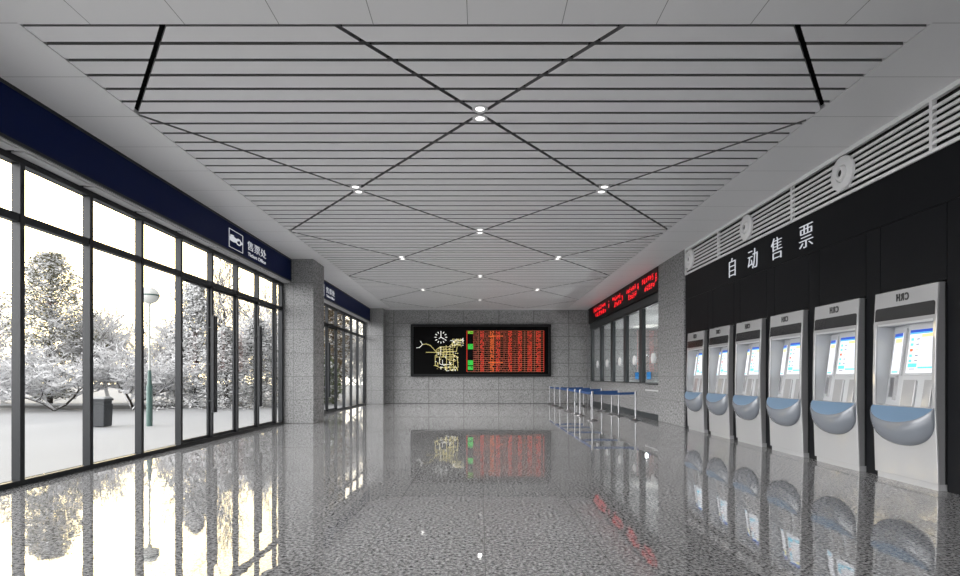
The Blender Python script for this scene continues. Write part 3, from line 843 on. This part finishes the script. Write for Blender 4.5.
def leafy(h, rad, seed, n, z0=.15, conif=False, size=.12, snowy=.85):
    """a crown of many small leaf blades with clods of snow between"""
    rnd = random.Random(seed); w, s, lf = MB(), MB(), MB()
    w.tube([(0, 0, 0), (.05, 0, h*.5), (0, .03, h*.95)], [.11, .07, .015], 6)
    for i in range(n):
        f = rnd.random()**.8; z = z0+(h-z0)*f
        R_ = rad*((1-f)**.8+.06 if conif else math.sin(PI*min(.97, .06+.9*f**.8))**.75)
        a = rnd.random()*2*PI; q = R_*rnd.random()**.45*(1+.22*math.sin(a*3+z*2.2)+.15*math.sin(z*5+a))
        c = Vector((q*math.cos(a), q*math.sin(a), z-(.3*q if conif else 0)))
        if i % 14 == 0: w.tube([(0, 0, max(.1, c.z-.25*q)), tuple(c)], [.02, .006], 3)
        for _ in range(2):
            c2 = c+Vector((rnd.gauss(0, .06), rnd.gauss(0, .06), rnd.gauss(0, .05)))
            u = Vector((rnd.gauss(0, 1), rnd.gauss(0, 1), rnd.gauss(0, .5))).normalized()*size*rnd.uniform(.6, 1.3)
            v = u.cross(Vector((rnd.gauss(0, 1), rnd.gauss(0, 1), rnd.gauss(0, 1)))).normalized()*size*.42
            lf.poly([c2-u, c2+v*.9, c2+u, c2-v*.9])
        if rnd.random() < snowy:
            rr_ = size*rnd.uniform(.4, .95); b = len(s.v); cc = c+Vector((0, 0, .04))
            o1 = rnd.random()*6
            s.v += [tuple(cc+Vector((rr_*math.cos(o1+k*PI/3)*rnd.uniform(.7, 1.3), rr_*math.sin(o1+k*PI/3)*rnd.uniform(.7, 1.3), rnd.gauss(0, .012)-.3*rr_))) for k in range(6)]
            s.v.append(tuple(cc+Vector((0, 0, rr_*.55)))); s.v.append(tuple(cc-Vector((0, 0, rr_*.45))))
            for k in range(6):
                s.f.append([b+k, b+(k+1) % 6, b+6]); s.f.append([b+(k+1) % 6, b+k, b+7]); s.mi += [0, 0]
    return w, s, lf
GT = 'snow covered trees in the park outside'
# the tall leafy tree on the left of the view
w, s, lf = leafy(6.4, 1.75, 11, 7600, .3, False, .066, .5)
finish_tree('snowy_tree', 'tall olive-leaved snowy tree rising above the bushes, behind the low forked tree', w, s, pt(50, 23.5), bark, GT, (lf, leaf))
w, s = spreading_tree(2.2, 1.9, 4)
low = finish_tree('snowy_tree', 'low spreading snowy tree with dark forked stems below the tall olive tree', w, s, pt(54, 20.8), bark, GT)
dup(low, (*pt(133, 21.5), -.03), 'low spreading snowy tree with crooked stems behind the litter bin', 2.1)
dup(low, (*pt(-20, 21.2), -.03), 'low spreading snowy tree at the near end of the park view', 4.0)
w, s = bare_tree(4.6, 21, .62, .7, (9, 7, 5, 5), .75, thin=.0065)
bb = finish_tree('snowy_tree', 'snowy bare tree of fine twigs just beyond the litter bin', w, s, pt(110, 25), bark_thin, GT)
spots = [(3, 25, 1.15, .4, 'snowy bare tree of fine twigs at the near edge of the glazing'), (86, 26, .95, 1.3, 'snowy bare tree of fine twigs beside the tall olive tree'),
         (150, 27.5, .90, 2.5, 'snowy bare tree of fine twigs directly behind the street lamp'), (172, 25, .95, 3.9, 'snowy bare tree of fine twigs to the far side of the street lamp'),
         (128, 29, 1.05, 5.0, 'snowy bare tree of fine twigs far behind the litter bin'), (222, 29, 1.0, 1.9, 'snowy bare tree of fine twigs behind the first pair of door handles'),
         (262, 27, 1.05, 3.2, 'snowy bare tree of fine twigs behind the second pair of door handles')]
for px, Y, sc, a, lab in spots: dup(bb, (*pt(px, Y), -.03), lab, a, (sc, sc, sc))
w, s, lf = leafy(5.1, 1.8, 31, 3800, .1, True, .075)
cf = finish_tree('snowy_conifer', 'dark snowy conifer beyond the street lamp, before the first door handles', w, s, pt(196, 22.5), bark, GT, (lf, needle))
dup(cf, (*pt(226, 21.5), -.03), 'snowy conifer seen through the first glass doors', 1.2, (.85, .85, .62))
dup(cf, (*pt(258, 23.5), -.03), 'snowy conifer seen through the second glass doors', 2.7, (.95, .95, .72))
dup(cf, (*pt(-60, 26), -.03), 'snowy conifer out beyond the near end of the glazing', 4.2, (1.2, 1.2, 1.25))
# large bare trees whose boughs cross the upper panes
w, s = bare_tree(9.5, 41, .5, .9, (8, 6, 5, 4), .3, r=.16, thin=.011)
big = finish_tree('bare_tree', 'large bare tree whose boughs cross the panes under the sign lettering', w, s, pt(238, 34), bark, GT)
dup(big, (*pt(280, 33), -.03), 'large bare tree next to the granite pillar', 2.2, (.95, .95, 1.0))
dup(big, (*pt(120, 44), -.03), 'distant bare tree in the haze beyond the litter bin', 1.0, (.8, .8, .62))
dup(big, (*pt(170, 46), -.03), 'distant bare tree in the haze beyond the street lamp', 3.6, (.9, .9, .66))
# second glazed front
w, s, lf = leafy(6.6, .85, 51, 3200, .05, False, .11, .18)
finish_tree('leafy_tree', 'brown-leaved tree with little snow seen through the second glazing', w, s, pt(331, 28), bark, GT, (lf, leaf_b))
w, s, lf = leafy(2.2, .7, 52, 1300, .02, False, .12, .12)
finish_tree('leafy_bush', 'dark green bush at the foot of the brown-leaved tree', w, s, pt(325, 25.5), bark, GT, (lf, leaf_g))
dup(bb, (*pt(345, 31), -.03), 'snowy bare tree through the second glazing beside the brown-leaved tree', .5, (.8, .8, 1.0))
dup(bb, (*pt(363, 30), -.03), 'snowy bare tree through the far end of the second glazing', 4.4, (.75, .75, .95))

# low walls with snow on top
def low_wall(px0, Y0_, px1, Y1_, label):
    a, b = Vector((*pt(px0, Y0_), 0)), Vector((*pt(px1, Y1_), 0)); d = (b-a); n = Vector((-d.y, d.x, 0)).normalized()*.18
    t = thing('low_wall', label, 'low wall', (a.x, a.y, 0), 'low garden walls in the snow')
    def quad(z, k, g=0): return [tuple(p+Vector((0, 0, z))) for p in (-n*k, d-n*k, d+n*k, n*k)]
    m = MB(); m.prism(quad(-.1, 1), quad(.06, 1)); m.build('stonework', stone_low, t)
    m = MB(); m.prism(quad(.06, 1.1), quad(.13, .7)); m.build('snow_cap', snow_m, t)
low_wall(-30, 22.6, 142, 22.6, 'low snow-capped wall before the trees, behind the litter bin')
low_wall(148, 22.6, 186, 22.6, 'low snow-capped wall beyond the street lamp')

# litter bin
x, y = pt(100.5, 14.0)
t = thing('litter_bin', 'dark grey litter bin standing in the snow outside', 'litter bin', (x, y, -.03))
m = MB(); q = lambda k, z: [(-.21*k, -.17*k, z), (.21*k, -.17*k, z), (.21*k, .17*k, z), (-.21*k, .17*k, z)]
m.prism(q(.92, .0), q(1., .56)); m.build('body', bin_m, t, bevel=.02)
m = MB(); m.prism(q(.9, .56), q(.9, .64)); m.prism(q(1.04, .64), q(1.04, .69)); m.build('lid', bin_m, t, bevel=.01)
m = MB(); m.prism(q(1.02, .69), q(.85, .735)); m.build('snow_cap', snow_m, t, bevel=.015)
# street lamp
x, y = pt(149.5, 14.0)
t = thing('street_lamp', 'street lamp with a round white globe on a slim green post', 'street lamp', (x, y, -.03))
m = MB(); m.lathe([(.07, 0), (.07, 1.0), (.05, 1.06), (.045, 1.35), (.03, 1.40)], n=14); m.build('lower_post', lamp_green, t, smooth=True)
m = MB(); m.lathe([(.022, 1.38), (.022, 3.06)], n=12); m.build('upper_post', lamp_pale, t, smooth=True)
m = MB(); m.lathe([(.05, 3.04)]+[(.225*math.cos(a), 3.27+.21*math.sin(a)) for a in [(-78+156*i/14)*PI/180 for i in range(15)]], n=28); gl = m.build('globe', globe_m, t, smooth=True)
m = MB(); m.lathe([(.222, 3.255), (.236, 3.255), (.236, 3.285), (.222, 3.285)], n=28); m.build('band', lamp_green, gl, smooth=True)

# ------------------------------------------------------------------ sky
SKY_WEST, SKY_SOUTH, SKY_BASE = 6.6, 1.6, .72
W = bpy.data.worlds.new('sky'); S.world = W; W.use_nodes = True; nt = W.node_tree
bg = nt.nodes['Background']
tc = nt.nodes.new('ShaderNodeTexCoord')
nm = nt.nodes.new('ShaderNodeVectorMath'); nm.operation = 'NORMALIZE'
nt.links.new(tc.outputs['Generated'], nm.inputs[0])
sx = nt.nodes.new('ShaderNodeSeparateXYZ'); nt.links.new(nm.outputs[0], sx.inputs[0])
def lobe(direction, lo, hi):
    dt = nt.nodes.new('ShaderNodeVectorMath'); dt.operation = 'DOT_PRODUCT'; dt.inputs[1].default_value = Vector(direction).normalized()
    nt.links.new(nm.outputs[0], dt.inputs[0])
    mr = nt.nodes.new('ShaderNodeMapRange'); mr.inputs[1].default_value = lo; mr.inputs[2].default_value = hi; mr.interpolation_type = 'SMOOTHSTEP'
    nt.links.new(dt.outputs['Value'], mr.inputs[0]); return mr.outputs[0]
def mth(op, a, b):
    n = nt.nodes.new('ShaderNodeMath'); n.operation = op
    for i, v in enumerate((a, b)):
        if isinstance(v, (int, float)): n.inputs[i].default_value = v
        else: nt.links.new(v, n.inputs[i])
    return n.outputs[0]
# overcast sky: bright low cloud on the window side and behind the entrance, darker overhead
low = nt.nodes.new('ShaderNodeMapRange'); low.inputs[1].default_value = .95; low.inputs[2].default_value = .15; low.interpolation_type = 'SMOOTHSTEP'
nt.links.new(sx.outputs[2], low.inputs[0])
west = lobe((-1, .1, .1), .0, .8); south = lobe((0, -1, .1), .2, .9)
st = mth('ADD', mth('MULTIPLY', mth('MULTIPLY', low.outputs[0], west), SKY_WEST), mth('MULTIPLY', mth('MULTIPLY', low.outputs[0], south), SKY_SOUTH))
st = mth('ADD', st, SKY_BASE)
glow = lobe((-.50, .84, .17), .90, 1.0)
mx = nt.nodes.new('ShaderNodeMix'); mx.data_type = 'RGBA'
mx.inputs[6].default_value = (1.0, 1.0, 1.0, 1); mx.inputs[7].default_value = (1.0, .80, .42, 1)
nt.links.new(glow, mx.inputs[0]); nt.links.new(mx.outputs[2], bg.inputs[0]); nt.links.new(st, bg.inputs[1])

S.view_settings.view_transform = 'Standard'; S.view_settings.look = 'None'
S.view_settings.gamma = 1; S.view_settings.exposure = 0.45; S.view_settings.use_curve_mapping = False
S.cycles.max_bounces = 10; S.cycles.diffuse_bounces = 6; S.cycles.glossy_bounces = 5; S.cycles.transparent_max_bounces = 16
